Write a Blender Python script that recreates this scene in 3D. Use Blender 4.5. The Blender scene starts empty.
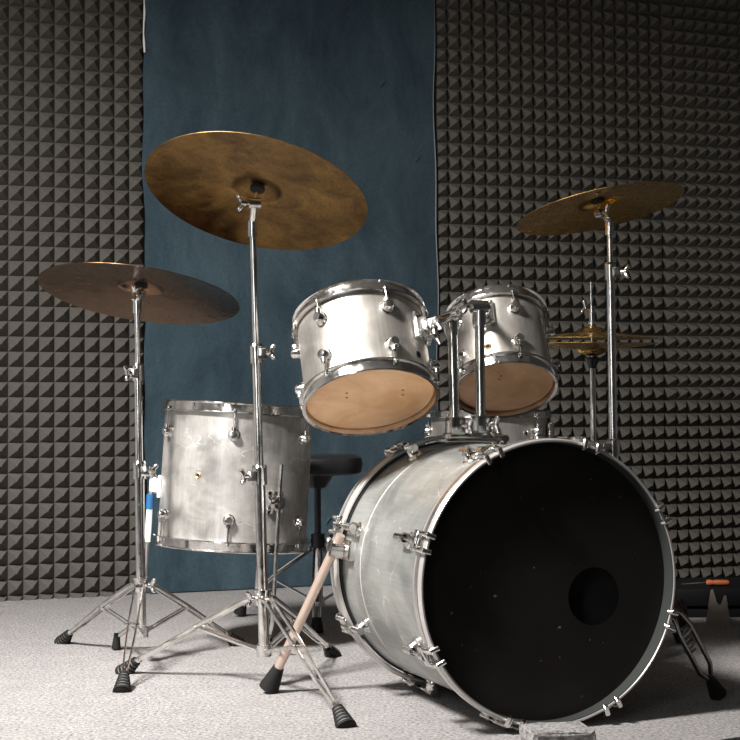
import bpy, bmesh, math, random
from mathutils import Vector, Matrix
R_ = math.radians
random.seed(7)
scn = bpy.context.scene
COL = scn.collection

# ------------------------------------------------------------------ camera
FPX, CAM_H = 1450.0, 0.63
PITCH, ROLL = math.atan(45/FPX), 0.006
fwd = Vector((0, math.cos(PITCH), math.sin(PITCH)))
right = Vector((1, 0, 0)); up = right.cross(fwd)
right, up = (right*math.cos(ROLL) - up*math.sin(ROLL)), (up*math.cos(ROLL) + right*math.sin(ROLL))
camd = bpy.data.cameras.new('camera'); cam = bpy.data.objects.new('camera', camd); COL.objects.link(cam)
cam.matrix_world = Matrix(((right.x, up.x, -fwd.x, 0), (right.y, up.y, -fwd.y, 0), (right.z, up.z, -fwd.z, CAM_H), (0, 0, 0, 1)))
camd.sensor_width = 36; camd.lens = 36*FPX/740; camd.clip_start = 0.05
scn.camera = cam
scn.view_settings.view_transform = 'Standard'; scn.view_settings.look = 'None'
scn.view_settings.gamma = 1; scn.view_settings.exposure = 0.0
# ------------------------------------------------------------------ world and lights
w = bpy.data.worlds.new('world'); scn.world = w; w.use_nodes = True
w.node_tree.nodes['Background'].inputs[0].default_value = (.5, .52, .55, 1)
w.node_tree.nodes['Background'].inputs[1].default_value = .1
def area(name, loc, target, size, energy, color=(1, 1, 1), sy=None):
    l = bpy.data.lights.new(name, 'AREA'); l.energy = energy; l.color = color
    l.size = size
    if sy: l.shape = 'RECTANGLE'; l.size_y = sy
    o = bpy.data.objects.new(name, l); COL.objects.link(o); o.location = loc
    o.rotation_euler = (Vector(target)-Vector(loc)).to_track_quat('-Z', 'Y').to_euler()
    return o
k_ = area('key_light', (-1.75, 1.65, 2.95), (-.62, 3.4, .1), .5, 138, (1, .965, .93)); k_.data.spread = R_(93)
area('fill_light', (-.3, .2, 3.1), (0, 3.2, .3), 1.3, 5, (1, .97, .93))  # added soft fill from above, not a fitting in the room
area('reflection_strip', (-1.55, -.9, 1.35), (.1, 3.3, .5), .55, 22, (.96, .98, 1), 1.7)  # added strip that gives the chrome bright streaks, no real window

def ray(px, py):
    return (fwd + right*((px-370)/FPX) - up*((py-370)/FPX))
def P(px, py, Y):
    d = ray(px, py); d = d*(Y/d.y); return Vector((d.x, Y, CAM_H+d.z))
def F(px, py, z=0.0):
    d = ray(px, py); t = (z-CAM_H)/d.z; return Vector((d.x*t, d.y*t, z))

# ------------------------------------------------------------------ materials
def mat(name, base=(.8, .8, .8), rough=.5, metal=0.0, **kw):
    m = bpy.data.materials.new(name); m.use_nodes = True
    b = m.node_tree.nodes['Principled BSDF']
    b.inputs['Base Color'].default_value = (*base, 1); b.inputs['Roughness'].default_value = rough
    b.inputs['Metallic'].default_value = metal
    for k, v in kw.items(): b.inputs[k].default_value = v
    return m
def nt(m): return m.node_tree.nodes, m.node_tree.links, m.node_tree.nodes['Principled BSDF']
def coords(N, L, scale=(1, 1, 1), kind='Object'):
    tc = N.new('ShaderNodeTexCoord'); mp = N.new('ShaderNodeMapping'); mp.inputs['Scale'].default_value = scale
    L.new(tc.outputs[kind], mp.inputs[0]); return mp.outputs[0]
def noise(N, L, co, scale, detail=4, rough=.55, dist=0):
    n = N.new('ShaderNodeTexNoise'); n.inputs['Scale'].default_value = scale; n.inputs['Detail'].default_value = detail
    n.inputs['Roughness'].default_value = rough; n.inputs['Distortion'].default_value = dist
    L.new(co, n.inputs['Vector']); return n.outputs['Fac']
def ramp(N, L, fac, stops):
    r = N.new('ShaderNodeValToRGB'); e = r.color_ramp.elements
    while len(e) < len(stops): e.new(.5)
    for el, (p, c) in zip(e, stops):
        el.position = p; el.color = (*c, 1) if len(c) == 3 else c
    L.new(fac, r.inputs[0]); return r.outputs[0]
def g(v): return (v, v, v)
def mult(N, L, a, b, mode='MULTIPLY', fac=1.0):
    x = N.new('ShaderNodeMix'); x.data_type = 'RGBA'; x.blend_type = mode; x.inputs[0].default_value = fac
    L.new(a, x.inputs[6]); L.new(b, x.inputs[7]); return x.outputs[2]
def bump(N, L, b, h, strength=.3, dist=.01):
    n = N.new('ShaderNodeBump'); n.inputs['Strength'].default_value = strength; n.inputs['Distance'].default_value = dist
    L.new(h, n.inputs['Height']); L.new(n.outputs[0], b.inputs['Normal'])

M = {}
# chrome with faint pitting
m = mat('chrome', (.78, .77, .75), .12, 1.0); N, L, b = nt(m)
c = coords(N, L); n = noise(N, L, c, 60, 5); L.new(ramp(N, L, n, [(.35, g(.07)), (.7, g(.26))]), b.inputs['Roughness'])
L.new(ramp(N, L, noise(N, L, c, 25, 6), [(.35, (.60, .58, .55)), (.6, (.86, .85, .83))]), b.inputs['Base Color']); M['chrome'] = m
m = mat('satin_chrome', (.72, .71, .70), .3, 1.0); M['satin'] = m
m = mat('worn_pink_reflection_metal', (.66, .52, .44), .38, .75); M['worn'] = m  # pinkish reflection on worn chrome put into the base colour
M['dark_metal'] = mat('dark_metal', (.05, .05, .055), .35, .8)
M['white_metal'] = mat('white_metal', (.82, .82, .82), .4, .2)
M['blue_tape'] = mat('blue_tape', (.008, .085, .22), .5)
m = mat('black_rubber', (.007, .007, .007), .7); m.node_tree.nodes['Principled BSDF'].inputs['Specular IOR Level'].default_value = .25; M['rubber'] = m
m = mat('rubber_groove', (.20, .195, .19), .6); M['groove'] = m
M['black_plastic'] = mat('black_plastic', (.012, .012, .014), .35)
M['hole'] = mat('dark_hole', (.004, .004, .004), .9)
M['felt'] = mat('felt_washer', (.02, .02, .02), 1.0)
M['brass'] = mat('brass_grommet', (.62, .45, .2), .35, .9)
# brushed silver drum wrap with scuffs
def wrap(name, tint, scuff, sc=1.0, rough=(.27, .42), met=.92):
    m = mat(name, tint, .35, met); N, L, b = nt(m)
    co = coords(N, L); co2 = coords(N, L, (1, 1, .06))
    cloud = ramp(N, L, noise(N, L, co, 7*sc, 6, .6, .6), [(.32, tuple(t*.55 for t in tint)), (.6, tint)])
    brush = ramp(N, L, noise(N, L, co2, 160, 3), [(.3, g(.86)), (.7, g(1.0))])
    col = mult(N, L, cloud, brush)
    # scratches: thin bright lines from stretched voronoi edges
    sco = coords(N, L, (9, 9, 14))
    v = N.new('ShaderNodeTexVoronoi'); v.feature = 'DISTANCE_TO_EDGE'; v.inputs['Scale'].default_value = 1.3
    nn = N.new('ShaderNodeTexNoise'); nn.inputs['Scale'].default_value = 2.0
    L.new(sco, nn.inputs['Vector'])
    ad = N.new('ShaderNodeMix'); ad.data_type = 'VECTOR'; ad.inputs[0].default_value = .35
    L.new(sco, ad.inputs[4]); L.new(nn.outputs['Color'], ad.inputs[5]); L.new(ad.outputs[1], v.inputs['Vector'])
    line = ramp(N, L, v.outputs['Distance'], [(.0, g(1)), (.012, g(0))])
    mask = ramp(N, L, noise(N, L, co, 14, 3), [(.52, g(0)), (.62, g(1))])
    sm = mult(N, L, line, mask)
    spots = ramp(N, L, noise(N, L, co, 55, 3), [(.68, g(0)), (.74, g(1))])
    allm = mult(N, L, sm, mult(N, L, spots, mask), 'LIGHTEN')
    x = N.new('ShaderNodeMix'); x.data_type = 'RGBA'
    mm = N.new('ShaderNodeMath'); mm.operation = 'MULTIPLY'; mm.inputs[1].default_value = scuff
    L.new(allm, mm.inputs[0]); L.new(mm.outputs[0], x.inputs[0]); L.new(col, x.inputs[6]); x.inputs[7].default_value = (.95, .9, .84, 1)
    L.new(x.outputs[2], b.inputs['Base Color'])
    L.new(ramp(N, L, noise(N, L, co, 11, 6, .65), [(.3, g(rough[0])), (.7, g(rough[1]))]), b.inputs['Roughness'])
    bump(N, L, b, noise(N, L, co, 9, 3), .12, .01)
    return m
M['tom_wrap'] = wrap('silver_tom_wrap', (.70, .665, .61), .15, 1, (.32, .44), .88)
M['floor_wrap'] = wrap('scuffed_silver_wrap', (.63, .61, .58), .75, 1.7, (.30, .5), .75)
M['bass_wrap'] = wrap('worn_silver_wrap', (.52, .535, .51), .7, 1.0, (.30, .46), .75)
m = mat('silver_hoop', (.60, .57, .55), .33, .7); M['hoop'] = m
m = mat('black_drumhead', (.008, .008, .009), .42); N, L, b = nt(m); c = coords(N, L)
L.new(ramp(N, L, noise(N, L, c, 70, 2), [(.735, (.021, .018, .016)), (.76, (.30, .29, .27))]), b.inputs['Base Color'])
L.new(ramp(N, L, noise(N, L, c, 8, 5), [(.3, g(.33)), (.7, g(.55))]), b.inputs['Roughness']); M['black_head'] = m
m = mat('tan_drumhead', (.62, .36, .19), .45); N, L, b = nt(m); c = coords(N, L)
c2 = coords(N, L, (1, 3.2, 1))
a_ = ramp(N, L, noise(N, L, c, 9, 6, .6, .8), [(.3, (.60, .32, .15)), (.7, (.84, .53, .31))])
b_ = ramp(N, L, noise(N, L, c2, 22, 5, .6, 1.2), [(.62, g(0)), (.75, g(.35))])
L.new(mult(N, L, a_, b_, 'ADD', .35), b.inputs['Base Color']); M['tan_head'] = m
M['white_head'] = mat('coated_drumhead', (.78, .76, .72), .5)
M['vinyl'] = mat('black_vinyl', (.012, .012, .013), .4)
# cymbal bronze
def bronze(name, lo, hi, rough=.34):
    m = mat(name, hi, rough, 1.0); N, L, b = nt(m)
    tc = N.new('ShaderNodeTexCoord'); sep = N.new('ShaderNodeSeparateXYZ'); L.new(tc.outputs['Object'], sep.inputs[0])
    ln = N.new('ShaderNodeVectorMath'); ln.operation = 'LENGTH'
    cm = N.new('ShaderNodeCombineXYZ'); L.new(sep.outputs[0], cm.inputs[0]); L.new(sep.outputs[1], cm.inputs[1]); L.new(cm.outputs[0], ln.inputs[0])
    n1 = N.new('ShaderNodeTexNoise'); n1.noise_dimensions = '1D'; n1.inputs['Scale'].default_value = 320; n1.inputs['Detail'].default_value = 4
    L.new(ln.outputs['Value'], n1.inputs['W'])
    co = coords(N, L)
    blot = ramp(N, L, noise(N, L, co, 9, 6, .62, .5), [(.3, lo), (.68, hi)])
    ring = ramp(N, L, n1.outputs['Fac'], [(.3, g(.78)), (.65, g(1.0))])
    grain = ramp(N, L, noise(N, L, co, 130, 3, .7), [(.3, g(.7)), (.7, g(1.15))])
    L.new(mult(N, L, mult(N, L, blot, ring), grain), b.inputs['Base Color'])
    L.new(ramp(N, L, noise(N, L, co, 30, 5), [(.3, g(rough-.06)), (.7, g(rough+.12))]), b.inputs['Roughness'])
    bump(N, L, b, n1.outputs['Fac'], .04, .001)
    return m
M['bronze_ride'] = bronze('aged_bronze', (.12, .068, .032), (.44, .26, .085), .36)
M['bronze_dark'] = bronze('dark_bronze', (.25, .145, .085), (.31, .18, .10), .19)
M['bronze_gold'] = bronze('golden_bronze', (.58, .34, .09), (.85, .55, .18), .24)
# charcoal foam
m = mat('charcoal_foam', (.10, .094, .084), .95); N, L, b = nt(m); c = coords(N, L)
L.new(ramp(N, L, noise(N, L, c, 500, 2), [(.3, (.062, .058, .051)), (.7, (.105, .098, .086))]), b.inputs['Base Color'])
b.inputs['Specular IOR Level'].default_value = .1; M['foam'] = m
# blue fabric
m = mat('blue_fabric', (.05, .09, .14), .95); N, L, b = nt(m); c = coords(N, L); c2 = coords(N, L, (1, 1, .45))
a_ = ramp(N, L, noise(N, L, c2, 5, 8, .68, .4), [(.32, (.038, .067, .092)), (.68, (.098, .154, .188))])
b_ = ramp(N, L, noise(N, L, c, 90, 4, .7), [(.3, g(.82)), (.7, g(1.08))])
L.new(mult(N, L, a_, b_), b.inputs['Base Color']); b.inputs['Specular IOR Level'].default_value = .2
b.inputs['Sheen Weight'].default_value = .12
bump(N, L, b, noise(N, L, c, 260, 3), .35, .002); M['blue'] = m
M['blue_edge'] = mat('worn_fabric_edge', (.22, .24, .26), .9)
M['thread'] = mat('frayed_thread', (.62, .63, .6), .9)
# carpet
def carpet(name, lo, hi):
    m = mat(name, hi, 1.0); N, L, b = nt(m); c = coords(N, L)
    a_ = ramp(N, L, noise(N, L, c, 125, 3, .75), [(.34, lo), (.58, hi)])
    b_ = ramp(N, L, noise(N, L, c, 14, 4, .6), [(.3, g(.88)), (.7, g(1.02))])
    L.new(mult(N, L, a_, b_), b.inputs['Base Color']); b.inputs['Specular IOR Level'].default_value = .1
    bump(N, L, b, noise(N, L, c, 210, 4, .8), 1.0, .006); return m
M['carpet'] = carpet('grey_loop_carpet', (.15, .144, .142), (.41, .394, .388))
M['floor'] = mat('dark_floor', (.03, .027, .025), .7)
M['plaster'] = mat('painted_plaster', (.7, .69, .67), .9)
M['dark_wall'] = mat('dark_painted_wall', (.2, .2, .2), .9)
M['ceiling'] = mat('ceiling_paint', (.62, .61, .59), .9)
M['lining'] = mat('grey_hoop_lining', (.030, .033, .032), .45)
M['case'] = mat('black_case_vinyl', (.005, .005, .0055), .6); M['case'].node_tree.nodes['Principled BSDF'].inputs['Specular IOR Level'].default_value = .15
M['orange'] = mat('orange_plastic', (.34, .09, .03), .55)
M['greymetal'] = mat('grey_sheet_metal', (.42, .38, .33), .6, .0)
M['maroon'] = mat('maroon_cloth', (.07, .028, .032), .9)

# ------------------------------------------------------------------ mesh helpers
def obj(name, bm, m, parent=None, smooth=True, angle=35, matrix=None):
    me = bpy.data.meshes.new(name); bmesh.ops.recalc_face_normals(bm, faces=bm.faces); bm.to_mesh(me); bm.free()
    if isinstance(m, str): m = M[m]
    me.materials.append(m)
    if smooth:
        me.shade_smooth(); me.set_sharp_from_angle(angle=R_(angle))
    o = bpy.data.objects.new(name, me); COL.objects.link(o)
    if parent: o.parent = parent
    if matrix is not None: o.matrix_local = matrix
    return o
def clone(o, parent, matrix=None):
    c = o.copy(); COL.objects.link(c); c.parent = parent
    if matrix is not None: c.matrix_local = matrix
    for ch in list(o.children): clone(ch, c)
    return c
def thing(name, label, cat, loc=(0, 0, 0), rot=None, group=None):
    o = bpy.data.objects.new(name, None); COL.objects.link(o); o.empty_display_size = .1
    mtx = Matrix.Translation(Vector(loc))
    if rot is not None: mtx = mtx @ rot.to_4x4()
    o.matrix_world = mtx; o['label'] = label; o['category'] = cat
    if group: o['group'] = group
    return o
def tag(o, label, cat, group=None):
    o['label'] = label; o['category'] = cat
    if group: o['group'] = group
    return o
def struct(o): o['kind'] = 'structure'; return o
def frame(z, xhint=(1, 0, 0)):
    z = Vector(z).normalized(); x = Vector(xhint); x = (x - z*x.dot(z))
    if x.length < 1e-4: x = Vector((0, 1, 0)); x = x - z*x.dot(z)
    x.normalize(); y = z.cross(x)
    return Matrix(((x.x, y.x, z.x), (x.y, y.y, z.y), (x.z, y.z, z.z)))
def ring_loft(bm, rings, closed=False, cap=True):
    k = len(rings[0])
    vs = [[bm.verts.new(p) for p in r] for r in rings]
    n = len(vs)
    for i in range(n if closed else n-1):
        a, b = vs[i], vs[(i+1) % n]
        for j in range(k): bm.faces.new((a[j], a[(j+1) % k], b[(j+1) % k], b[j]))
    if cap and not closed: bm.faces.new(vs[0][::-1]); bm.faces.new(vs[-1])
def tube(bm, pts, r, seg=14, closed=False, squash=None):
    pts = [Vector(p) for p in pts]; n = len(pts); rings = []; prev = None
    rs = r if isinstance(r, (list, tuple)) else [r]*n
    for i, p in enumerate(pts):
        if closed: t = pts[(i+1) % n]-pts[i-1]
        else: t = pts[min(i+1, n-1)]-pts[max(i-1, 0)]
        t.normalize()
        if prev is None: x = t.orthogonal().normalized()
        else:
            x = prev - t*prev.dot(t); x.normalize()
        prev = x; y = t.cross(x)
        rings.append([p + (x*math.cos(a)+y*math.sin(a))*rs[i] for a in [2*math.pi*j/seg for j in range(seg)]])
    ring_loft(bm, rings, closed)
def bar(bm, p0, p1, w_, t_, hint=(0, 0, 1), bev=0.0):
    "flat bar: w_ wide across hint-perpendicular, t_ thick"
    p0, p1 = Vector(p0), Vector(p1); z = (p1-p0).normalized(); f = frame(z, hint)
    x, y = f.col[0], f.col[1]
    prof = [(-1, -1), (1, -1), (1, 1), (-1, 1)]
    e = .8
    prof = [(-1, -e), (-e, -1), (e, -1), (1, -e), (1, e), (e, 1), (-e, 1), (-1, e)]
    ring_loft(bm, [[p + x*(u*t_/2)+y*(v*w_/2) for u, v in prof] for p in (p0, p1)])
def box(bm, c, s, rot=None, bev=0.0, seg=2):
    r = bmesh.ops.create_cube(bm, size=1.0); vs = r['verts']
    mtx = Matrix.Translation(Vector(c)) @ (rot.to_4x4() if rot is not None else Matrix.Identity(4)) @ Matrix.Diagonal((*s, 1))
    bmesh.ops.transform(bm, matrix=mtx, verts=vs)
    if bev:
        es = list({e for v in vs for e in v.link_edges})
        bmesh.ops.bevel(bm, geom=es, offset=bev, segments=seg, affect='EDGES', profile=.6)
def lathe(bm, prof, seg=48, mtx=None, closed=True):
    "prof: list of (r, z); closed profile makes a solid ring"
    vs = []
    mtx = mtx or Matrix.Identity(4)
    for r, z in prof:
        if r < 1e-6: vs.append([bm.verts.new(mtx @ Vector((0, 0, z)))])
        else: vs.append([bm.verts.new(mtx @ Vector((r*math.cos(2*math.pi*j/seg), r*math.sin(2*math.pi*j/seg), z))) for j in range(seg)])
    n = len(vs)
    for i in range(n if closed else n-1):
        a, b = vs[i], vs[(i+1) % n]
        for j in range(seg):
            k = (j+1) % seg
            if len(a) == 1 and len(b) == 1: continue
            if len(a) == 1: bm.faces.new((a[0], b[k], b[j]))
            elif len(b) == 1: bm.faces.new((a[j], a[k], b[0]))
            else: bm.faces.new((a[j], a[k], b[k], b[j]))
def B(): return bmesh.new()
def TM(loc, rot=None):
    m_ = Matrix.Translation(Vector(loc))
    return m_ @ rot.to_4x4() if rot is not None else m_
def RZ(a): return Matrix.Rotation(a, 3, 'Z')
def pol(r, a, z=0): return Vector((r*math.cos(a), r*math.sin(a), z))
def axis_at(px, py, phi, ratio):
    "disc normal from its outline: phi = clockwise turn of the long axis (deg), ratio = short/long (+ seen from below)"
    v = ray(px, py).normalized()
    r = (right - v*right.dot(v)).normalized(); u = r.cross(v).normalized()
    s = math.sqrt(1-ratio*ratio); ph = R_(phi)
    return (v*ratio + (r*math.sin(ph)+u*math.cos(ph))*s).normalized()

# ------------------------------------------------------------------ room shell
YAW = R_(20.0); PITCHF = .0525
wd = Vector((math.cos(YAW), math.sin(YAW), 0)); wn = Vector((math.sin(YAW), -math.cos(YAW), 0))
W0 = P(0, 415, 5.0); W0.z = 0                 # wall plane through here
def wall_s(px):                                # distance along the wall where a sight line meets it
    d = ray(px, 415); d.z = 0; t = W0.dot(wn)/d.dot(wn); return (d*t - W0).dot(wd)
wrot = Matrix(((wd.x, -wn.x, 0), (wd.y, -wn.y, 0), (0, 0, 1)))
FOAM_T = .03
def wall_plane(name, s0, s1, z0, z1, off, m):
    bm = B(); box(bm, (W0+wd*((s0+s1)/2)-wn*(off)) + Vector((0, 0, (z0+z1)/2)), (s1-s0, .06, z1-z0), wrot)
    return struct(obj(name, bm, m, smooth=False))
wall_plane('wall_back', -1.6, 4.85, -.2, 3.3, .08, 'dark_wall')
bm = B(); box(bm, (.2, 2.2, -.21), (6.1, 9.4, .06)); struct(obj('floor', bm, 'floor', smooth=False))
bm = B(); box(bm, (.2, 2.2, 3.33), (6.1, 9.4, .06)); struct(obj('ceiling', bm, 'ceiling', smooth=False))
bm = B(); box(bm, (-2.75, 2.2, 1.55), (.06, 9.4, 3.5)); struct(obj('wall_left', bm, 'plaster', smooth=False))
bm = B(); box(bm, (3.2, 2.2, 1.55), (.06, 9.4, 3.5)); struct(obj('wall_right', bm, 'dark_wall', smooth=False))
bm = B(); box(bm, (.2, -2.4, 1.55), (6.1, .06, 3.5)); struct(obj('wall_front', bm, 'plaster', smooth=False))
# carpeted riser: meets the wall on the left, stops short of it on the right
e0, e1 = F(712, 741), F(742, 736.5); ed = (e1-e0).normalized()
fr = e1 + ed*1.2; fl = e0 - ed*3.6
sr = wall_s(395)
pts = [fl, fr, Vector((fr.x+.15, 4.35, 0)), W0+wd*(sr+.1)+Vector((0, -.12, 0)), W0+wd*sr - wn*.03, W0-wd*1.35 - wn*.03, Vector((-2.6, fl.y, 0))]
pts[6].x = min(pts[6].x, fl.x)
bm = B(); top = [bm.verts.new(Vector((p.x, p.y, 0))) for p in pts]; bot = [bm.verts.new(Vector((p.x, p.y, -.18))) for p in pts]
bm.faces.new(top); bm.faces.new(bot[::-1])
for i in range(len(pts)):
    j = (i+1) % len(pts); bm.faces.new((top[i], bot[i], bot[j], top[j]))
struct(obj('floor_carpet', bm, 'carpet', smooth=False))

# pyramid foam sheets
def foam(name, s0, ncol, z0, nrow, h, label, apex=(0, 0), off=0.0, first=0.0):
    bm = B(); p = PITCHF; k = .07*p
    base = [[bm.verts.new((i*p, 0, j*p)) for j in range(nrow+1)] for i in range(ncol+1)]
    for i in range(ncol):
        for j in range(nrow):
            cx, cz = (i+.5+apex[0])*p, (j+.5+apex[1])*p
            t = .045*p
            a = [bm.verts.new((cx+u*t, -h, cz+v*t)) for u, v in ((-1, -1), (1, -1), (1, 1), (-1, 1))]
            q = [base[i][j], base[i+1][j], base[i+1][j+1], base[i][j+1]]
            bm.faces.new(a)
            for e in range(4): bm.faces.new((q[e], q[(e+1) % 4], a[(e+1) % 4], a[e]))
    # sides and back
    W_, H_ = ncol*p, nrow*p; T = FOAM_T
    bk = [bm.verts.new(v) for v in ((0, T, 0), (W_, T, 0), (W_, T, H_), (0, T, H_))]
    bm.faces.new(bk)
    def side(vs, b0, b1): bm.faces.new(vs + [b1, b0])
    side([base[i][0] for i in range(ncol+1)], bk[0], bk[1]); side([base[ncol][j] for j in range(nrow+1)], bk[1], bk[2])
    side([base[i][nrow] for i in range(ncol, -1, -1)], bk[2], bk[3]); side([base[0][j] for j in range(nrow, -1, -1)], bk[3], bk[0])
    o = obj(name, bm, 'foam', smooth=False)
    o.matrix_world = TM(W0 + wd*s0 + wn*off + Vector((0, 0, z0)), wrot)
    return tag(o, label, 'acoustic foam')
zl = -.68*PITCHF
sL = wall_s(144)
foam('acoustic_foam', sL-17*PITCHF, 17, zl, 47, .036, 'tall charcoal pyramid foam sheet on the wall left of the blue panel')
sR = wall_s(437.5); sB = wall_s(667)
nA = max(1, round((sB-sR)/PITCHF)); sR2 = sR
foam('acoustic_foam', sR2, nA, -.157, 49, .036, 'tall charcoal pyramid foam sheet just right of the blue panel, behind the cymbal stands')
sB = sR2+nA*PITCHF + .001
foam('acoustic_foam', sB, 38, -.157, 16, .036, 'lower charcoal pyramid foam sheet at far right, beside the bass drum')
foam('acoustic_foam', sB, 38, -.157+16*PITCHF+.001, 33, .034, 'upper charcoal pyramid foam sheet at far right with shallow ridged rows', apex=(.22, .12))

# blue fabric-covered panel
s0, s1 = wall_s(145), wall_s(436.5)
root = thing('fabric_panel', 'tall blue fabric-covered wall panel between the two fields of foam', 'wall panel', W0+wd*s0+wn*.012, wrot)
Wp, Hp, nx, nz = s1-s0-.004, 2.45, 40, 70
bm = B(); grid = []
for i in range(nx+1):
    col = []
    for j in range(nz+1):
        x, z = Wp*i/nx, Hp*j/nz
        ex = 0
        if i == 0: ex = .004*math.sin(z*7)+.003*math.sin(z*19+1) - .012*(z/Hp)
        if i == nx: ex = .004*math.sin(z*5+2) + .003*math.sin(z*13) - .006*(z/Hp)
        col.append(bm.verts.new((x+ex, -.012 - .002*math.sin(x*6+z*3), z+.004)))
    grid.append(col)
for i in range(nx):
    for j in range(nz): bm.faces.new((grid[i][j], grid[i+1][j], grid[i+1][j+1], grid[i][j+1]))
ext = bmesh.ops.solidify(bm, geom=bm.faces[:], thickness=.02)
obj('fabric_face', bm, 'blue', root)
bm = B(); tube(bm, [(Wp+.002+.004*math.sin(z*5+2)+.003*math.sin(z*13)-.006*(z/Hp), -.010, z) for z in [Hp*j/60+.006 for j in range(60)]], .0022, 6)
o = obj('edge_piping', bm, 'blue_edge', root); o['label'] = 'pale worn edge'
bm = B(); tube(bm, [(-.007+.002*math.sin(z*40), -.016, z) for z in [1.93+.5*j/14 for j in range(15)]], [.0035+.001*math.sin(j*2.1) for j in range(15)], 6)
o = obj('frayed_edge', bm, 'thread', root); o['label'] = 'white frayed edge'

# ------------------------------------------------------------------ drum hardware builders
def hoop_flanged(name, R, z0, h, parent, sgn=1, m='chrome'):
    "triple-flanged steel hoop; sgn=+1 open edge upwards"
    p = [(R+.002, 0), (R+.013, 0), (R+.0135, .0025), (R+.006, .004), (R+.0045, h-.005), (R+.0095, h-.002), (R+.0085, h), (R+.002, h-.002)]
    bm = B(); lathe(bm, [(r, z0+sgn*z) for r, z in p], 96); return obj(name, bm, m, parent, angle=50)
def lug_mesh():
    "low chrome turret lug: plinth, barrel and swivel collar; +X is out of the shell, +Z towards the hoop"
    bm = B()
    lathe(bm, [(0, 0), (.0155, 0), (.0155, .004), (.013, .006), (.0115, .018), (.009, .0215), (0, .0225)], 20, TM((0, 0, 0), frame((1, 0, 0), (0, 1, 0))), closed=False)
    tube(bm, [(.013, 0, -.006), (.013, 0, .020)], .0068, 14)
    return bm
def rod_mesh(l, zsign=1):
    bm = B(); tube(bm, [(0, 0, 0), (0, 0, l)], .0028, 10); lathe(bm, [(0, l), (.0055, l), (.0058, l+.003), (.0045, l+.004), (.0038, l+.010), (0, l+.010)], 12, closed=False)
    return bm
def drum(root, R, Ls, shell_m, nl, phase, lug_off, top_head='white_head', bot_head='tan_head', hoop_h=.028, hoop_m='chrome'):
    "local z: 0 = bottom edge, Ls = top edge"
    bm = B(); lathe(bm, [(R, .004), (R, Ls-.004), (R-.003, Ls), (R-.008, Ls-.002), (R-.008, .002), (R-.003, 0)], 128)
    obj('shell', bm, shell_m, root, angle=30)
    hoop_flanged('top_hoop', R, Ls-.012, hoop_h, root, 1, hoop_m)
    hoop_flanged('bottom_hoop', R, .012, hoop_h, root, -1, hoop_m)
    for nm, z, s, hm in (('batter_head', Ls, 1, top_head), ('resonant_head', 0, -1, bot_head)):
        bm = B(); lathe(bm, [(0, z+s*.004), (R-.012, z+s*.004), (R-.002, z+s*.002), (R+.002, z-s*.004), (R+.0015, z-s*.005), (R-.004, z+s*.0005), (R-.012, z+s*.003), (0, z+s*.003)], 96, closed=False)
        obj(nm, bm, hm, root)
    lg = rd = None
    for i in range(nl):
        a = phase + 2*math.pi*i/nl
        for top in (1, 0):
            z = Ls-lug_off if top else lug_off
            f = Matrix.Rotation(a, 4, 'Z') @ Matrix.Translation((R-.001, 0, z))
            if not top: f = f @ Matrix.Rotation(math.pi, 4, 'X')
            if lg is None: lg = obj('lug', lug_mesh(), 'chrome', root, matrix=f)
            else: clone(lg, root, f)
            l = lug_off-.022
            g_ = f @ Matrix.Translation((.0105, 0, .018))
            if rd is None: rd = obj('tension_rod', rod_mesh(l-.006), 'chrome', root, matrix=g_)
            else: clone(rd, root, g_)
def wing(bm, c, d, w_=(0, 0, 1), s=1.0):
    "wing screw at c, shaft along d, wings along w_"
    d = Vector(d).normalized(); c = Vector(c); w_ = Vector(w_); w_ = (w_-d*w_.dot(d)).normalized()
    tube(bm, [c, c+d*.020*s], .0050*s, 10)
    tube(bm, [c+d*.010*s, c+d*.022*s], .008*s, 12)
    for q in (-1, 1):
        tube(bm, [c+d*.018*s, c+d*.021*s+w_*q*.008*s, c+d*.026*s+w_*q*.015*s, c+d*.029*s+w_*q*.019*s], [.0062*s, .0058*s, .0066*s, .004*s], 10)
def grommet(root, R, a, z, m='brass'):
    f = Matrix.Rotation(a, 4, 'Z') @ Matrix.Translation((R-.0005, 0, z)) @ frame((1, 0, 0), (0, 1, 0)).to_4x4()
    bm = B(); lathe(bm, [(.0045, 0), (.0085, 0), (.0085, .0018), (.0065, .003), (.0045, .002)], 20, f); v = obj('vent_grommet', bm, m, root)
    bm = B(); lathe(bm, [(0, .0008), (.0048, .0008), (.0048, 0), (0, 0)], 16, f, closed=False); obj('vent_hole', bm, 'hole', v)

# ------------------------------------------------------------------ bass drum
BA = R_(21.0); bz = Vector((math.sin(BA), -math.cos(BA), 0)); bx = Vector((math.cos(BA), math.sin(BA), 0))
brot = Matrix(((bx.x, 0, bz.x), (bx.y, 0, bz.y), (0, 1, 0)))
bc = P(553, 582, 2.91); RB = .272; RH = .2885; RI = .2805; bc.z = RH+.004
LB = .525
bass = thing('bass_drum', 'large silver bass drum with black front head resting on the carpet', 'drum', bc, brot)
BM_ = TM(bc, brot)
bm = B(); z1, z0 = -.035, -LB+.035
lathe(bm, [(RB, z0), (RB, z1), (RB-.009, z1), (RB-.009, z0)], 160); obj('shell', bm, 'bass_wrap', bass, angle=30)
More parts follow.
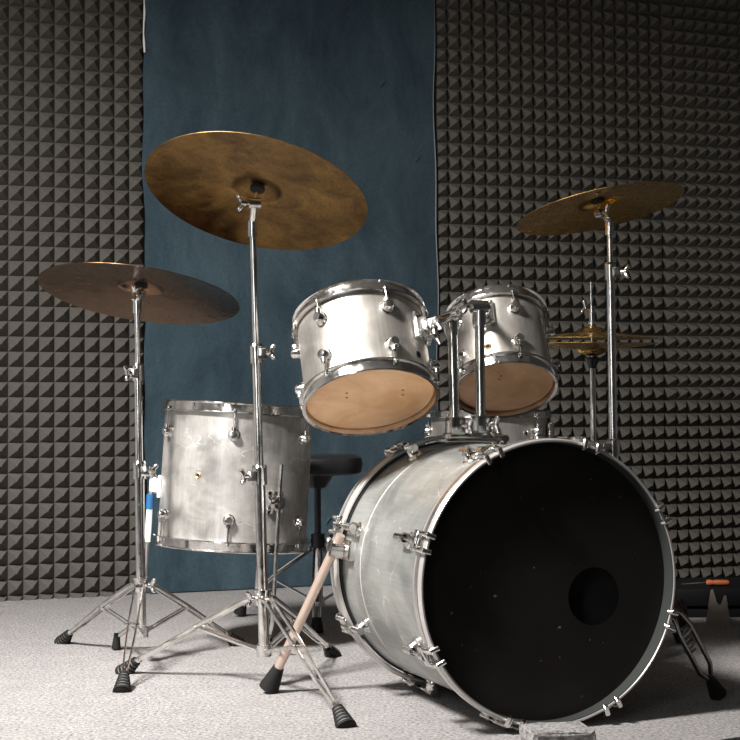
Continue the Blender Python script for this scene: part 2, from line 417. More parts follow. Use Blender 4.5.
# a long scuff line round the shell, as a worn seam
bm = B(); lathe(bm, [(RB+.0002, z0+.118), (RB+.0006, z0+.1183), (RB+.0006, z0+.1197), (RB+.0002, z0+.120)], 160)
o = obj('wrap_seam', bm, mat('pale_seam', (.66, .63, .59), .5, .3), bass); o['label'] = 'pale line worn around the shell'
for nm, s in (('front_hoop', 1), ('rear_hoop', -1)):
    zc = 0 if s == 1 else -LB
    q = lambda t: zc - s*t
    bm = B(); lathe(bm, [(RI, q(.004)), (RI+.002, q(0)), (RH-.003, q(0)), (RH, q(.004)), (RH, q(.036)), (RH-.003, q(.040)), (RI, q(.040))], 160)
    h = obj(nm, bm, 'hoop', bass, angle=40)
    bm = B(); lathe(bm, [(RH-.0005, q(.013)), (RH+.0012, q(.0135)), (RH+.0012, q(.0265)), (RH-.0005, q(.027))], 160); obj('hoop_inlay', bm, 'satin', h)
    bm = B(); lathe(bm, [(RB+.0005, q(.0395)), (RB+.0055, q(.0395)), (RB+.0055, q(.0425)), (RB+.0005, q(.0425))], 160)
    obj('head_collar', bm, 'black_plastic', h)
    bm = B(); lathe(bm, [(RI-.0012, q(.003)), (RI+.0004, q(.002)), (RI+.0004, q(.0335)), (RI-.0012, q(.0335))], 160); o = obj('hoop_lining', bm, 'lining', h); o['label'] = 'dark grey inner face of the hoop'
    
# front head with an off-centre port hole
bm = B(); n = 96; hc = Vector((.112, -.036)); hr = .059
rings = []
for k in range(7):
    t = k/6; c = hc*(1-t); r = hr*(1-t)+(RI+.0005)*t
    rings.append([bm.verts.new((c.x+r*math.cos(2*math.pi*j/n), c.y+r*math.sin(2*math.pi*j/n), -.034)) for j in range(n)])
for k in range(6):
    for j in range(n): bm.faces.new((rings[k][j], rings[k][(j+1) % n], rings[k+1][(j+1) % n], rings[k+1][j]))
bmesh.ops.solidify(bm, geom=bm.faces[:], thickness=.0015)
fh = obj('front_head', bm, 'black_head', bass)
bm = B(); lathe(bm, [(0, -LB+.012), (RB, -LB+.012), (RB, -LB+.0135), (0, -LB+.0135)], 96, closed=False); obj('batter_head', bm, 'black_head', bass)
bm = B(); lathe(bm, [(0, -.10), (RB-.011, -.10), (RB-.011, -.16), (0, -.16)], 64, closed=False); o = obj('port_shade_disc', bm, 'felt', bass); o['label'] = 'added black disc for the shade inside the port'  # black disc added to stand in for the shade inside the drum
# claws, T-rods, lugs
def claw_mesh():
    "origin on hoop outer radius; +X radial out, +Z towards the front"
    bm = B()
    for q in (-1, 1):
        tube(bm, [(.006, q*.016, -.050), (.008, q*.016, -.006), (.004, q*.016, .004), (-.010, q*.015, .006), (-.013, q*.015, .002)], [.0045, .006, .0065, .0065, .0045], 12)
    box(bm, (.006, 0, -.044), (.010, .044, .016), bev=.003)
    tube(bm, [(.009, 0, -.052), (.009, 0, -.030)], .0085, 14)
    return bm
def trod_mesh():
    bm = B(); tube(bm, [(.009, 0, .012), (.009, 0, -.085)], .0036, 10)
    tube(bm, [(.009, -.020, .014), (.009, -.015, .0155), (.009, .015, .0155), (.009, .020, .014)], [.003, .005, .005, .003], 10)
    return bm
def blug_mesh():
    bm = B(); lathe(bm, [(0, 0), (.018, 0), (.018, .004), (.014, .007), (.013, .020), (.010, .024), (0, .025)], 22, TM((0, 0, 0), frame((1, 0, 0), (0, 1, 0))), closed=False)
    tube(bm, [(.024, 0, -.022), (.024, 0, .020)], [.0085, .0085], 16)
    return bm
cl = tr = bl = None
for front in (1, 0):
    for i in range(8):
        a = R_(27+45*i)
        if front: f = Matrix.Rotation(a, 4, 'Z') @ Matrix.Translation((RH, 0, 0))
        else: f = Matrix.Rotation(a, 4, 'Z') @ Matrix.Translation((RH, 0, -LB)) @ Matrix.Rotation(math.pi, 4, 'X')
        low = abs(((27+45*i) % 360)-252) < 30 or abs(((27+45*i) % 360)-297) < 30
        if cl is None:
            cl = obj('claw_hook', claw_mesh(), 'chrome', bass, matrix=f)
            tr = obj('tension_rod', trod_mesh(), 'chrome', bass, matrix=f @ Matrix.Translation((0, 0, -.045)))
            bl = obj('lug', blug_mesh(), 'chrome', bass, matrix=Matrix.Rotation(a, 4, 'Z') @ Matrix.Translation((RB, 0, -.115)))
        else:
            clone(cl, bass, f); clone(tr, bass, f @ Matrix.Translation((0, 0, -.045)))
            clone(bl, bass, Matrix.Rotation(a, 4, 'Z') @ Matrix.Translation((RB, 0, -.115 if front else -LB+.115)))
# spurs
BMi = BM_.inverted()
def rubber_tip(bm, p, d, l=.05, r0=.010, r1=.022, ribs=0):
    d = Vector(d).normalized(); prof = [(0, 0), (r0, 0)]
    if ribs:
        for i in range(ribs):
            t0, t1 = i/ribs, (i+.7)/ribs
            ra, rb = r0+(r1-r0)*t0, r0+(r1-r0)*t1
            prof += [(rb+.001, l*t0), (rb+.0015, l*t1), (rb-.003, l*(t1+.01)), (rb-.003, l*(i+1)/ribs)]
    prof += [(r1, l*.98), (r1*.7, l*1.04), (0, l*1.05)]
    lathe(bm, prof, 18, TM(p, frame(d)), closed=False)
foot = BMi @ F(268, 690, .006)
a = R_(172); zz = -LB+.075
bm = B(); bp = pol(RB, a, zz)
f = frame(pol(1, a), (0, 0, 1))
box(bm, pol(RB+.008, a, zz), (.085, .045, .018), f, bev=.005); tube(bm, [pol(RB+.004, a, zz), pol(RB+.046, a, zz)], [.022, .018], 18)
br = obj('spur_bracket', bm, 'chrome', bass)
bm = B(); wing(bm, pol(RB+.03, a, zz-.02), (0, 0, -1), (0, 1, 0), 1.1); obj('wing_screw', bm, 'chrome', br)
st = pol(RB+.034, a, zz); d = (foot-st).normalized()
bm = B(); tube(bm, [st-d*.035, foot-d*.03], .0105, 16); sp = obj('spur_leg', bm, 'worn', bass); sp['label'] = 'worn metal spur with a pinkish reflection in its colour'
bm = B(); rubber_tip(bm, foot-d*.062, d, .058, .013, .024); obj('rubber_foot', bm, 'rubber', sp)
foot = BMi @ F(719, 696, .006); a = R_(-12); zz = -.11
bm = B(); f = frame(pol(1, a), (0, 0, 1)); box(bm, pol(RB+.008, a, zz), (.085, .045, .018), f, bev=.005)
tube(bm, [pol(RB+.004, a, zz), pol(RB+.034, a, zz)], [.020, .016], 18); obj('spur_bracket', bm, 'chrome', bass)
st = BMi @ P(678, 616, 3.10); d = (foot-st).normalized(); side = d.cross(Vector((0, 0, 1))).normalized()
ft = foot-d*.05
bm = B(); k = .017
tube(bm, [pol(RB+.02, a, zz), st+side*k*.6, st+d*.04+side*k, ft-d*.04+side*k, ft-d*.012+side*.006, ft+d*.01], .0055, 12)
tube(bm, [pol(RB+.02, a, zz)-side*.02, st-side*k*.6, st+d*.04-side*k, ft-d*.04-side*k, ft-d*.012-side*.006, ft+d*.01], .0055, 12)
tube(bm, [st+d*.05+side*k, st+d*.05-side*k], .004, 8)
for i in range(5): tube(bm, [st+d*(.055+.012*i)+side*k, st+d*(.055+.012*i)-side*k*.1], .003, 8)
sp = obj('spur_leg', bm, mat('dark_reflection_chrome', (.22, .22, .22), .2, 1.0), bass); sp['label'] = 'double-bar spur'  # plain chrome, its dark reflection put into the base colour
bm = B(); rubber_tip(bm, ft-d*.008, d, .052, .010, .020); obj('rubber_foot', bm, 'rubber', sp)

# ------------------------------------------------------------------ toms
def place_drum(px, py, Y, phi, ratio):
    n = axis_at(px, py, phi, ratio); return P(px, py, Y), frame(n, right)
# left tom
tc, tr_ = place_drum(371, 404, 3.2, -8, .47)
TR = .143; off = .016
tom1 = thing('rack_tom', 'larger silver rack tom with tan bottom head, mounted left above the bass drum', 'drum', tc+tr_.col[2]*off, tr_)
T1L = .198
drum(tom1, TR, T1L, 'tom_wrap', 6, R_(-68), .052)
def az_of(M4, R, z, px):  # azimuth on the near side of a drum whose surface shows at px
    best = None
    Mi = M4
    for i in range(-180, 0):
        p = Mi @ pol(R, R_(i), z); d = p-Vector((0, 0, CAM_H)); x = 370+FPX*d.dot(right)/d.dot(fwd)
        if best is None or abs(x-px) < best[0]: best = (abs(x-px), i)
    return R_(best[1])
TM1 = TM(tc+tr_.col[2]*off, tr_)
def bracket(root, R, a, z, m4):
    f = frame(pol(1, a), (0, 0, 1))
    bm = B(); box(bm, pol(R+.005, a, z), (.068, .056, .012), f, bev=.005)
    box(bm, pol(R+.018, a, z), (.040, .040, .026), f, bev=.008)
    tube(bm, [pol(R+.01, a, z), pol(R+.052, a, z)], [.020, .0165], 6)
    for q in (-1, 1):
        for r in (-1, 1):
            c = pol(R+.012, a, z+q*.026)+f.col[1]*r*.02; tube(bm, [c-f.col[2]*.004, c+f.col[2]*.003], .004, 10)
    br = obj('mount_bracket', bm, 'chrome', root)
    bm = B(); wing(bm, pol(R+.036, a, z-.014), (0, 0, -1), f.col[1], 1.0); obj('wing_screw', bm, 'chrome', br)
a1 = az_of(TM1, TR, T1L*.6, 419)
bracket(tom1, TR, a1, T1L*.60, None)
grommet(tom1, TR, az_of(TM1, TR, .05, 418), .045, 'dark_metal')
def screws(root, pts):
    hd = [c for c in root.children if c.name.startswith('resonant_head')][0]; s0_ = None
    for x, y in pts:
        mt_ = Matrix.Translation((x, y, -.0046))
        if s0_ is None:
            bm = B(); lathe(bm, [(0, 0), (.0028, 0), (.0028, .001), (0, .001)], 12, closed=False); s0_ = obj('screw_mark', bm, mat('brown_screw_mark', (.16, .07, .03), .6), hd, matrix=mt_)
        else: clone(s0_, hd, mt_)
screws(tom1, [(.072, -.004), (.072, -.026), (-.052, -.020), (-.052, -.040)])
# right tom
tc2, tr2 = place_drum(505, 391, 3.5, -7, .52)
TR2 = .119; T2L = .194
tom2 = thing('rack_tom', 'smaller silver rack tom with tan bottom head, mounted right above the bass drum', 'drum', tc2+tr2.col[2]*off, tr2)
drum(tom2, TR2, T2L, 'tom_wrap', 5, R_(-76), .050)
TM2 = TM(tc2+tr2.col[2]*off, tr2)
a2 = az_of(TM2, TR2, T2L*.66, 484)
bracket(tom2, TR2, a2, T2L*.68, None)
grommet(tom2, TR2, az_of(TM2, TR2, .05, 488), .042)
screws(tom2, [(-.015, -.035), (-.012, -.05)])

# double tom holder on the bass shell
hb = BM_ @ Vector((0, RB, -.405))
holder = thing('tom_holder', 'chrome double tom holder standing on top of the bass drum shell', 'tom holder', hb, Matrix.Rotation(BA, 3, 'Z'))
HMi = TM(hb, Matrix.Rotation(BA, 3, 'Z')).inverted()
bm = B(); box(bm, (0, 0, .006), (.125, .06, .010), bev=.003); box(bm, (0, 0, .016), (.10, .045, .016), bev=.004); obj('base_plate', bm, 'chrome', holder)
pL0, pR0 = P(455, 441, 3.27), P(481, 440, 3.30)
pL1, pR1 = P(452, 322, 3.27), P(479.5, 312, 3.30)
for nm, p0, p1 in (('L', pL0, pL1), ('R', pR0, pR1)):
    q0, q1 = HMi @ p0, HMi @ p1; q0.z = .008
    bm = B(); tube(bm, [q0, q0*.80+q1*.20], .0155, 20)
    box(bm, q0*.88+q1*.12+Vector((.0, -.004, 0)), (.036, .040, .040), bev=.006); sk = obj('post_socket', bm, 'chrome', holder)
    bm = B(); wing(bm, q0*.88+q1*.12+Vector((.012, -.02, 0)), (.35, -1, 0), (0, 0, 1), 1.0); obj('wing_screw', bm, 'chrome', sk)
    bm = B(); tube(bm, [q0*.85+q1*.15, q1], .0112, 20); ps = obj('post', bm, 'chrome', holder)
    bm = B(); tube(bm, [q1-Vector((0, 0, .03)), q1+Vector((0, 0, .004))], .0145, 18); obj('memory_lock', bm, 'chrome', ps)
# arms with ratchet joints
bL = TM1 @ pol(TR+.045, a1, T1L*.60); bR = TM2 @ pol(TR2+.046, a2, T2L*.68)
for p1, b_ in ((pL1, bL), (pR1, bR)):
    q1, qb = HMi @ p1, HMi @ b_
    top_ = q1+Vector((0, 0, .012))
    bm = B(); tube(bm, [top_, (top_+qb)/2, qb], .0105, 18); ar = obj('arm', bm, 'chrome', holder)
    ax = Vector((0, 1, 0)).cross((qb-top_)).cross(qb-top_).normalized() if (qb-top_).length > .01 else Vector((0, 1, 0))
    dd = (qb-top_).normalized(); yy = Vector((0, -1, .1)); yy = (yy-dd*yy.dot(dd)).normalized() if abs(dd.y) < .8 else Vector((1, 0, 0))
    bm = B(); tube(bm, [top_-yy*.020, top_+yy*.018], .015, 20); tube(bm, [top_+yy*.018, top_+yy*.024], .009, 6)
    j = obj('ratchet_joint', bm, 'chrome', ar)
    bm = B(); wing(bm, top_-yy*.016, -yy, (0, 0, 1), .9); obj('wing_screw', bm, 'chrome', j)

# ------------------------------------------------------------------ floor tom
fb = P(232, 541, 3.95); fn = axis_at(236, 475, 3.0, -.03); ft_rot = frame(fn, right)
ftom = thing('floor_tom', 'scuffed silver floor tom standing on its own legs behind the centre cymbal stand', 'drum', fb, ft_rot)
FR, FL = .2005, .356
drum(ftom, FR, FL, 'floor_wrap', 6, R_(-88), .068, hoop_h=.028)
FTM = TM(fb, ft_rot); FTi = FTM.inverted()
grommet(ftom, FR, az_of(FTM, FR, .2, 198), .178)
def leg_bracket(a, z, ftp, tape=False, upl=.075):
    f = frame(pol(1, a), (0, 0, 1)); ux = f.col[1]
    bm = B(); box(bm, pol(FR+.004, a, z), (.060, .048, .010), f, bev=.004); tube(bm, [pol(FR, a, z), pol(FR+.030, a, z)], [.022, .019], 6)
    br = obj('leg_bracket', bm, 'white_metal' if tape else 'chrome', ftom)
    c = pol(FR+.026, a, z)
    bm = B(); wing(bm, c+ux*.008-pol(.0, a), ux, (0, 0, 1), 1.0); obj('wing_screw', bm, 'chrome', br)
    q = FTi @ ftp
    down = Vector((0, 0, -1))
    kn = c+Vector((0, 0, q.z+.10-c.z)); 
    pts = [c+Vector((0, 0, upl)), c, kn+Vector((0, 0, .03)), kn, kn*.72+q*.28+Vector((0, 0, .004)), q+Vector((0, 0, .035))]
    bm = B(); tube(bm, pts, .0056, 12); lg = obj('leg', bm, 'chrome' if not tape else 'satin', ftom)
    bm = B(); rubber_tip(bm, q+Vector((0, 0, .045)), (0, 0, -1), .042, .008, .0125); obj('rubber_foot', bm, 'rubber', lg)
    if tape:
        bm = B(); tube(bm, [c-Vector((0, 0, .022)), c-Vector((0, 0, .062))], .0105, 14); o = obj('tape_wrap', bm, 'blue_tape', lg); o['label'] = 'blue tape around the leg'
        bm = B(); tube(bm, [c-Vector((0, 0, .062)), c-Vector((0, 0, .15))], .0085, 14); obj('leg_sleeve', bm, 'white_metal', lg)
aL = R_(-172); leg_bracket(aL, .138, F(116, 650), True, .045)
aR_ = az_of(FTM, FR+.026, .12, 279); leg_bracket(aR_, .118, F(268, 652), False, .100)
pb = FTM @ pol(FR+.02, R_(75), .1); leg_bracket(R_(75), .16, Vector((pb.x+.01, pb.y+.04, 0)))

# ------------------------------------------------------------------ stands
def foot_parts(leg, p, d, big=1.0):
    bm = B(); rubber_tip(bm, p, d, .058*big, .010*big, .021*big, ribs=6); rf = obj('rubber_foot', bm, 'rubber', leg)
    bm = B(); d = Vector(d).normalized(); f = frame(d)
    for i in range(5):
        t = (i+.85)/6; r = (.010+.011*t)*big
        lathe(bm, [(r-.0015, -.0014), (r+.0006, -.001), (r+.0006, .001), (r-.0015, .0014)], 18, TM(Vector(p)+d*(.058*big*t), f))
    obj('tread_ring', bm, 'groove', rf)
def stand(name, label, cat, bottom, top, hub_h, feet, splits, radii=(.0125, .0100, .0075), clampdir=(1, -.3, 0), tilter=True, legw=.011, wings=True, flat=True):
    """bottom/top: world ends of the pole; splits: fractions where tubes telescope"""
    base = Vector((bottom.x, bottom.y, 0)); root = thing(name, label, cat, base)
    lo = lambda p: Vector(p)-base
    b0, t0 = lo(bottom), lo(top); ax = (t0-b0).normalized()
    fr_ = [0]+list(splits)+[1]
    names = ['lower_tube', 'middle_tube', 'upper_tube']
    if len(splits) == 1: names = ['lower_tube', 'upper_tube']
    for i, nm in enumerate(names):
        bm = B(); r = radii[i]; tube(bm, [b0.lerp(t0, fr_[i]), b0.lerp(t0, fr_[i+1])], r, 20); obj(nm, bm, 'chrome', root)
        if i < len(names)-1:
            c = b0.lerp(t0, fr_[i+1]); bm = B()
            tube(bm, [c-ax*.028, c+ax*.012], r+.0045, 20); tube(bm, [c+ax*.012, c+ax*.018], [r+.0055, r+.003], 20)
            cd = Vector(clampdir if not isinstance(clampdir, list) else clampdir[i]).normalized(); box(bm, c-ax*.008+cd*(r+.008), (.022, .018, .026), frame(cd, ax) if False else None, bev=.003)
            cb = obj('height_clamp', bm, 'chrome', root)
            bm = B(); wing(bm, c-ax*.008+cd*(r+.012), cd, (0, .35, 1), .95); obj('wing_screw', bm, 'chrome', cb)
    hub = b0.lerp(t0, (hub_h-b0.z)/(t0.z-b0.z))
    bm = B(); tube(bm, [hub-ax*.016, hub+ax*.016], radii[0]+.006, 20); tube(bm, [hub+ax*.014, hub+ax*.020], radii[0]+.009, 20)
    hb_ = obj('tripod_hub', bm, 'chrome', root)
    bm = B(); cd = Vector(clampdir if not isinstance(clampdir, list) else clampdir[0]).normalized(); wing(bm, hub+cd*(radii[0]+.004), cd, (0, 0, 1), .9); obj('wing_screw', bm, 'chrome', hb_)
    low = b0+ax*.012
    bm = B(); tube(bm, [low-ax*.012, low+ax*.014], radii[0]+.005, 18); obj('lower_collar', bm, 'chrome', root)
    for fp in feet:
        q = lo(fp); hd = Vector((q.x-hub.x, q.y-hub.y, 0)).normalized(); sd = hd.cross(Vector((0, 0, 1)))
        h0 = hub+hd*(radii[0]+.008); e = q+Vector((0, 0, .012)); d = (e-h0).normalized(); L_ = (e-h0).length
        pe = e-d*.05
        bm = B()
        for s in (-1, 1):
            o_ = sd*s*legw
            pts = [h0+o_*.9, h0+d*.03+Vector((0, 0, .006))+o_*.9, h0.lerp(pe, .45)+Vector((0, 0, .006))+o_, h0.lerp(pe, .8)+o_*.7, pe+o_*.35]
            if flat:
                for i in range(4): bar(bm, pts[i], pts[i+1]+(pts[i+1]-pts[i]).normalized()*.002, .0035, .011, Vector((0, 0, 1)))
            else: tube(bm, pts, .0034, 8)
        tube(bm, [pe-d*.01, pe+d*.02], .008, 12)
        mid = h0.lerp(pe, .48)+Vector((0, 0, .003))
        tube(bm, [mid-sd*(legw+.005), mid+sd*(legw+.005)], .004, 10)
        tube(bm, [h0-sd*(legw+.004), h0+sd*(legw+.004)], .005, 10)
        lg = obj('leg', bm, 'chrome', root)
        foot_parts(lg, pe+d*.004, (d+Vector((0, 0, -.25))))
        bm = B()
        for s in (-1, 1): bar(bm, low+hd*.014+sd*s*.006, mid+sd*s*.007, .0025, .008, Vector((0, 0, 1)))
        tube(bm, [low+hd*.010, low+hd*.020], .008, 10)
        obj('brace', bm, 'chrome', root)
    return root, lo, t0, ax
def tilter(root, lo, tubetop, seat, n, wingdir=(-1, -.2, 0), length=.05):
    "ratchet head from the tube top up to the cymbal seat, along the cymbal normal"
    s = lo(seat); t0 = Vector(tubetop); n = Vector(n).normalized(); k = s-n*length
    bm = B(); tube(bm, [t0-Vector((0, 0, .035)), t0+Vector((0, 0, .002))], .0115, 18); tube(bm, [t0, k], .0085, 14)
    wv = Vector(wingdir).normalized()
    tube(bm, [k-wv*.014, k+wv*.014], .0125, 18); hd = obj('tilter', bm, 'chrome', root)
    bm = B(); wing(bm, k+wv*.010, wv, (0, 0, 1), 1.0); obj('wing_screw', bm, 'chrome', hd)
    bm = B(); tube(bm, [k, s+n*.020], .0042, 12); obj('tilter_rod', bm, 'chrome', hd)
    bm = B(); lathe(bm, [(.0045, -.016), (.017, -.016), (.018, -.010), (.016, -.006), (.0045, -.005)], 24, TM(s, frame(n))); obj('felt_washer', bm, 'felt', hd)
    bm = B(); lathe(bm, [(.0045, .003), (.013, .003), (.013, .008), (.0045, .009)], 20, TM(s, frame(n))); obj('upper_felt', bm, 'felt', hd)
    bm = B(); lathe(bm, [(.0040, .009), (.0075, .009), (.0075, .016), (.0040, .017)], 6, TM(s, frame(n))); obj('top_nut', bm, 'chrome', hd)
def cymbal_mesh(R, bow=.10, bell=.058, bh=.022, t=.0013):
    "z=0 at the underside of the hole; edge hangs below"
    prof = []; n = 26
    for i in range(9):
        a = i/8; r = .006+(bell-.006)*a; prof.append((r, -bh*(1-math.sqrt(max(0, 1-(a*.93)**2)))*1.25))
    zb = prof[-1][1]
    for i in range(1, n+1):
        a = i/n; r = bell+(R-bell)*a; prof.append((r, zb-(R-bell)*bow*(a*.75+a*a*.35)))
    bm = B(); lathe(bm, prof + [(r, z+t) for r, z in prof[::-1]], 144); return bm
# left crash
n1 = axis_at(139, 292, 8.8, .27)
cL = P(139.5, 295.5, 3.7)
pbL, ptL = P(141.5, 637, 3.72), P(137.0, 300, 3.72)
ptL2 = ptL.copy()
s1_, lo1, t01, ax1 = stand('cymbal_stand', 'chrome tripod cymbal stand at far left, under the dark brown cymbal', 'cymbal stand', pbL, ptL,
    P(141, 585, 3.72).z, [F(62, 643), F(238, 645), F(122, 692)], (.50, .79), (.0125, .0100, .0075), [(1, -.5, .0), (-.6, -1, 0)])
# the ring of the cymbal: centre of rim plane = cL; the bell hole sits above it along the normal
def cym_place(center, n, R, bow, bell=.058, bh=.022):
    a = .93; zb = -bh*(1-math.sqrt(1-a*a))*1.25; ze = zb-(R-bell)*bow*1.10
    return Vector(center)-Vector(n)*ze
def cymbal(label, center, n, R, m, name='crash_cymbal', cat='cymbal', bow=.10, spin=0, bell=.058, bh=.022):
    hole = cym_place(center, n, R, bow, bell, bh)
    o = obj(name, cymbal_mesh(R, bow, bell, bh), m, angle=60); o.matrix_world = TM(hole, frame(n, right) @ RZ(spin)); tag(o, label, cat); return hole
h1 = cymbal('dark brown thin cymbal tilted on the far left stand, lowest of the left pair', cL, n1, .257, 'bronze_dark')
tilter(s1_, lo1, t01, h1, n1, (-.3, -1, 0), .034)
# centre ride
n2 = axis_at(256, 190, 13, .483); c2 = P(256, 195, 3.35)
pbM, ptM = P(264.5, 656, 3.38), P(252.5, 222, 3.38)
s2_, lo2, t02, ax2 = stand('cymbal_stand', 'tall chrome tripod cymbal stand in front of the floor tom', 'cymbal stand', pbM, ptM,
    P(264, 598, 3.38).z, [F(346, 727), F(333, 656), F(123, 673)], (.42, .70), (.0128, .0104, .0078), [(-1, -.8, .0), (1, -.5, .15)], flat=True)
h2 = cymbal('big mottled bronze cymbal tilted steeply, highest and largest in the kit', c2, n2, .262, 'bronze_ride', 'ride_cymbal', bow=.05)
tilter(s2_, lo2, t02, h2, n2, (-1, -.3, 0), .05)
# right crash
n3 = axis_at(600, 208, -13, .231); c3 = P(600, 210, 3.75)
pbR, ptR = P(616.5, 640, 3.78), P(609.5, 222, 3.78); pbR.z = .05
s3_, lo3, t03, ax3 = stand('cymbal_stand', 'chrome cymbal stand behind the bass drum at right, holding the golden cymbal', 'cymbal stand', pbR, ptR,
    .17, [Vector((.56, 3.50, 0)), Vector((.33, 3.95, 0)), Vector((.86, 4.0, 0))], (.46, .885), (.0125, .0112, .0075), [(-1, -.6, .0), (1, -.6, 0)])
h3 = cymbal('golden cymbal tilted up to the right, highest at the right side', c3, n3, .219, 'bronze_gold', bow=.11)
tilter(s3_, lo3, t03, h3, n3, (.4, -1, 0), .045)

# ------------------------------------------------------------------ hi-hat
HY = 4.02; hx = P(592, 346, HY)
pbH, ptH = P(596, 640, HY), P(592.3, 357.5, HY); pbH.z = .05
hs, loH, t0H, axH = stand('hi_hat_stand', 'slim chrome hi-hat stand behind the bass drum, between right tom and right stand', 'hi-hat stand', pbH, ptH,
    .16, [Vector((.60, 3.72, 0)), Vector((.40, 4.22, 0)), Vector((.80, 4.28, 0))], (.55,), (.0115, .0085), (1, -.6, .0))
bm = B(); tube(bm, [t0H-Vector((0, 0, .02)), loH(P(590.8, 282, HY))], .0033, 12); obj('pull_rod', bm, 'chrome', hs)
bm = B(); lathe(bm, [(.004, -.030), (.011, -.030), (.013, -.022), (.021, -.004), (.020, 0), (.004, .001)], 24, TM(t0H)); obj('cymbal_seat', bm, 'black_plastic', hs)
hh = Vector(hx)
nH = axis_at(592, 346, 0, .018)
RHH = .180
zb_ = cym_place((0, 0, 0), (0, 0, 1), RHH, .10, .05, .026).z
cc = P(592, 340.5, HY)
o = obj('hi_hat_cymbal', cymbal_mesh(RHH, .105, .044, .022), 'bronze_gold', angle=60); o.matrix_world = TM(cc+nH*.038, frame(nH, right)); tag(o, 'upper golden hi-hat cymbal with its bell pointing up', 'cymbal', 'hi-hat pair')
o = obj('hi_hat_cymbal', cymbal_mesh(RHH, .105, .044, .022), 'bronze_gold', angle=60); o.matrix_world = TM(cc-nH*.041, frame(-nH, right)); tag(o, 'lower golden hi-hat cymbal turned upside down under the upper one', 'cymbal', 'hi-hat pair')
ct = thing('hi_hat_clutch', 'small chrome clutch with wing screw on the rod above the hi-hat cymbals', 'clutch', cc+Vector((0, 0, .044)))
bm = B(); lathe(bm, [(.0036, 0), (.012, 0), (.012, .008), (.008, .010), (.0075, .034), (.0095, .036), (.0095, .052), (.0036, .054)], 20); obj('clutch_body', bm, 'chrome', ct)
bm = B(); wing(bm, (-.004, -.004, .044), (-1, -.5, .25), (0, 0, 1), .95); obj('wing_screw', bm, 'chrome', ct)

# ------------------------------------------------------------------ snare drum on its stand
SY = 4.3; sc_ = P(489, 414, SY)
snr = thing('snare_drum', 'silver snare drum partly hidden behind the smaller rack tom', 'drum', (sc_.x, SY, .632-.125), RZ(R_(10)))
drum(snr, .172, .125, 'tom_wrap', 8, R_(-55), .050, hoop_h=.022)
SM = TM((sc_.x, SY, .632-.125), RZ(R_(10)))
grommet(snr, .172, az_of(SM, .172, .06, 526), .068, 'chrome')
bm = B(); box(bm, pol(.182, R_(-22), .062), (.018, .05, .07), RZ(R_(-22)), bev=.004); bmc = obj('snare_strainer', bm, 'chrome', snr)
sb = Vector((sc_.x, SY, .04)); stp = Vector((sc_.x, SY, .44))
ss, loS, t0S, axS = stand('snare_stand', 'chrome basket stand under the snare drum, behind the bass drum', 'snare stand', sb, stp, .15,
    [Vector((sc_.x-.02, SY-.26, 0)), Vector((sc_.x-.22, SY+.14, 0)), Vector((sc_.x+.22, SY+.14, 0))], (.5,), (.0125, .0095), (1, -.4, 0))
for k in range(3):
    a = R_(-60+120*k); bm = B()
    tube(bm, [t0S, pol(.10, a, .455), pol(.186, a, .476), pol(.196, a, .487), pol(.200, a, .505)], [.006, .0055, .0055, .006, .006], 10)
    ar = obj('basket_arm', bm, 'chrome', ss)
    bm = B(); tube(bm, [pol(.178, a, .4755), pol(.197, a, .488), pol(.200, a, .512)], .0085, 10); obj('rubber_tip', bm, 'rubber', ar)

# ------------------------------------------------------------------ drum throne
TY = 4.45; tp = P(317.5, 464.5, TY)
throne = thing('drum_throne', 'round black padded drum stool behind the floor tom', 'stool', (tp.x, TY, 0))
zs = tp.z
bm = B(); lathe(bm, [(0, zs-.03), (.12, zs-.03), (.134, zs-.024), (.139, zs), (.135, zs+.020), (.12, zs+.029), (0, zs+.031)], 64, closed=False); obj('seat', bm, 'vinyl', throne)
bm = B(); lathe(bm, [(.014, zs-.075), (.026, zs-.07), (.05, zs-.031), (.014, zs-.031)], 24); obj('seat_mount', bm, 'dark_metal', throne)
bm = B(); tube(bm, [(0, 0, .24), (0, 0, zs-.05)], .010, 18); obj('upper_tube', bm, 'dark_metal', throne)
bm = B(); tube(bm, [(0, 0, .06), (0, 0, .26)], .0145, 18); obj('lower_tube', bm, 'chrome', throne)
bm = B(); tube(bm, [(0, 0, .225), (0, 0, .268)], .021, 18); cb = obj('height_clamp', bm, 'dark_metal', throne)
bm = B(); wing(bm, (.018, -.006, .246), (1, -.3, 0), (0, 0, 1), 1.0); wing(bm, (-.018, -.006, .246), (-1, -.3, 0), (0, 0, 1), 1.0); obj('wing_screw', bm, 'dark_metal', cb)
bm = B(); tube(bm, [(0, 0, .05), (0, 0, .075)], .020, 18); obj('lower_collar', bm, 'chrome', throne)
fpt = F(320, 622)
fl_ = [Vector((fpt.x-tp.x, fpt.y-TY, 0)), Vector((-.24, .12, 0)), Vector((.22, .16, 0)), ]
fl_[0].y = -.26
for q in fl_:
    hd = q.normalized(); sd = hd.cross(Vector((0, 0, 1))); bm = B(); h0 = Vector((0, 0, .225))+hd*.018
    e = q+Vector((0, 0, .04))
    for s in (-1, 1): tube(bm, [h0+sd*s*.010, h0.lerp(e, .5)+sd*s*.013+Vector((0, 0, .01)), e+sd*s*.008-hd*.01, e-Vector((0, 0, .012))], .0045, 8)
    lg = obj('leg', bm, 'chrome', throne)
    bm = B(); rubber_tip(bm, e+Vector((0, 0, .008)), hd*.3+Vector((0, 0, -1)), .042, .013, .02); obj('rubber_foot', bm, 'rubber', lg)
    bm = B(); mid = h0.lerp(e, .55); bar(bm, Vector((0, 0, .064))+hd*.018, mid, .004, .016, Vector((0, 0, 1)) if False else sd); obj('brace', bm, 'satin', throne)

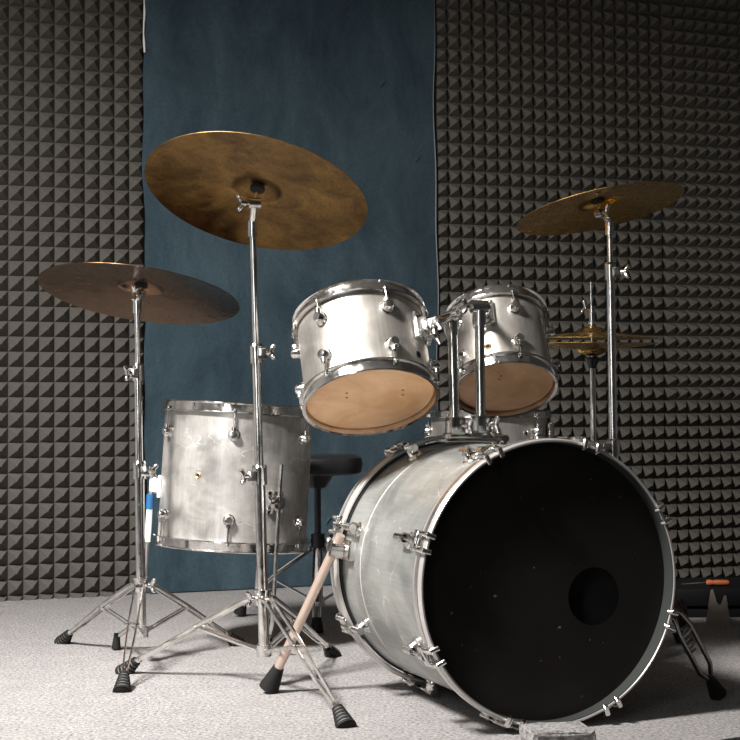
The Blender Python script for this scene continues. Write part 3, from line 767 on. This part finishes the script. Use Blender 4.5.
# ------------------------------------------------------------------ carpet block in front of the bass drum
pc = P(557, 722, 2.80)
bm = B(); box(bm, (0, 0, .015), (.125, .09, .030), bev=.009, seg=3)
bmesh.ops.subdivide_edges(bm, edges=bm.edges[:], cuts=2, use_grid_fill=True)
for v in bm.verts:
    if v.co.z > .008: v.co += Vector((random.uniform(-1, 1), random.uniform(-1, 1), random.uniform(-1, 1)))*.0018
o = obj('carpet_block', bm, 'carpet'); o.location = (pc.x, 2.80, .0005); o.rotation_euler = (0, 0, R_(14))
tag(o, 'small grey carpet-covered block on the floor wedged against the front of the bass drum', 'block')

# ------------------------------------------------------------------ things on the lower floor at far right
cy = 4.62
case = thing('equipment_case', 'low black equipment case on the floor at the far right behind the carpet', 'case', (P(722, 600, cy).x+.14, cy+.02, -.18))
zt = P(722, 588, cy-.14).z+.18
bm = B(); box(bm, (0, 0, zt*.38), (.62, .30, zt*.76), bev=.012); obj('body', bm, 'case', case)
bm = B(); box(bm, (0, 0, zt*.89), (.625, .305, zt*.21), bev=.012); obj('lid', bm, 'case', case)
for i in (-1, 1):
    bm = B(); box(bm, (i*.2-.0, -.158, zt*.74), (.028, .012, .05), bev=.003); obj('latch', bm, 'satin', case)
bm = B(); tube(bm, [(-.06, -.155, .09), (-.05, -.18, .10), (.05, -.18, .10), (.06, -.155, .09)], .008, 10); obj('handle', bm, 'black_plastic', case)
sp_ = P(706, 589, cy-.08); dz = zt-.18+.010
scr = thing('screwdriver', 'orange-handled screwdriver lying on the black case at far right', 'screwdriver', (sp_.x, cy-.08, dz))
bm = B(); lathe(bm, [(0, 0), (.008, .002), (.0095, .012), (.007, .02), (.0088, .03), (.0088, .062), (.006, .070), (0, .072)], 16, TM((0, 0, 0), frame((1, -.08, 0))), closed=False); obj('handle', bm, 'orange', scr)
bm = B(); tube(bm, [(0, 0, 0), (-.075, .006, -.006)], .0028, 10); obj('shaft', bm, 'chrome', scr)
# folded grey sheet metal bracket leaning against the case
gb = F(716, 626); gy = 4.14
bm = B(); x0, x1 = -.030, .036
prof = [(-.030, .0), (-.027, .098), (-.022, .104), (-.004, .060), (.006, .058), (.012, .086), (.018, .088), (.042, .0)]
a_ = [bm.verts.new((x, 0, z)) for x, z in prof]; bm.faces.new(a_); bmesh.ops.solidify(bm, geom=bm.faces[:], thickness=.012)
o = obj('metal_bracket', bm, 'greymetal', smooth=False); gpos = F(716, 624); o.location = (gpos.x, gpos.y, 0); o.rotation_euler = (R_(-14), 0, R_(-48)); o.scale = (1.25, 1, 1); tag(o, 'small grey notched metal bracket standing on the carpet at the far right edge', 'bracket')
# maroon cloth bag behind the right of the bass drum
mp_ = F(680, 628)
bm = B(); bmesh.ops.create_icosphere(bm, subdivisions=4, radius=1)
for v in bm.verts:
    n = v.co.normalized(); k = 1+.09*math.sin(n.x*7+n.z*5)+.06*math.sin(n.y*11+n.z*9)
    v.co = Vector((n.x*.024*k, n.y*.04*k, max(-.038, n.z*.042*k)))
o = obj('cloth_pouch', bm, 'maroon'); o.location = (mp_.x, mp_.y+.02, .040); tag(o, 'small dark maroon cloth pouch on the carpet just right of the bass drum', 'pouch')
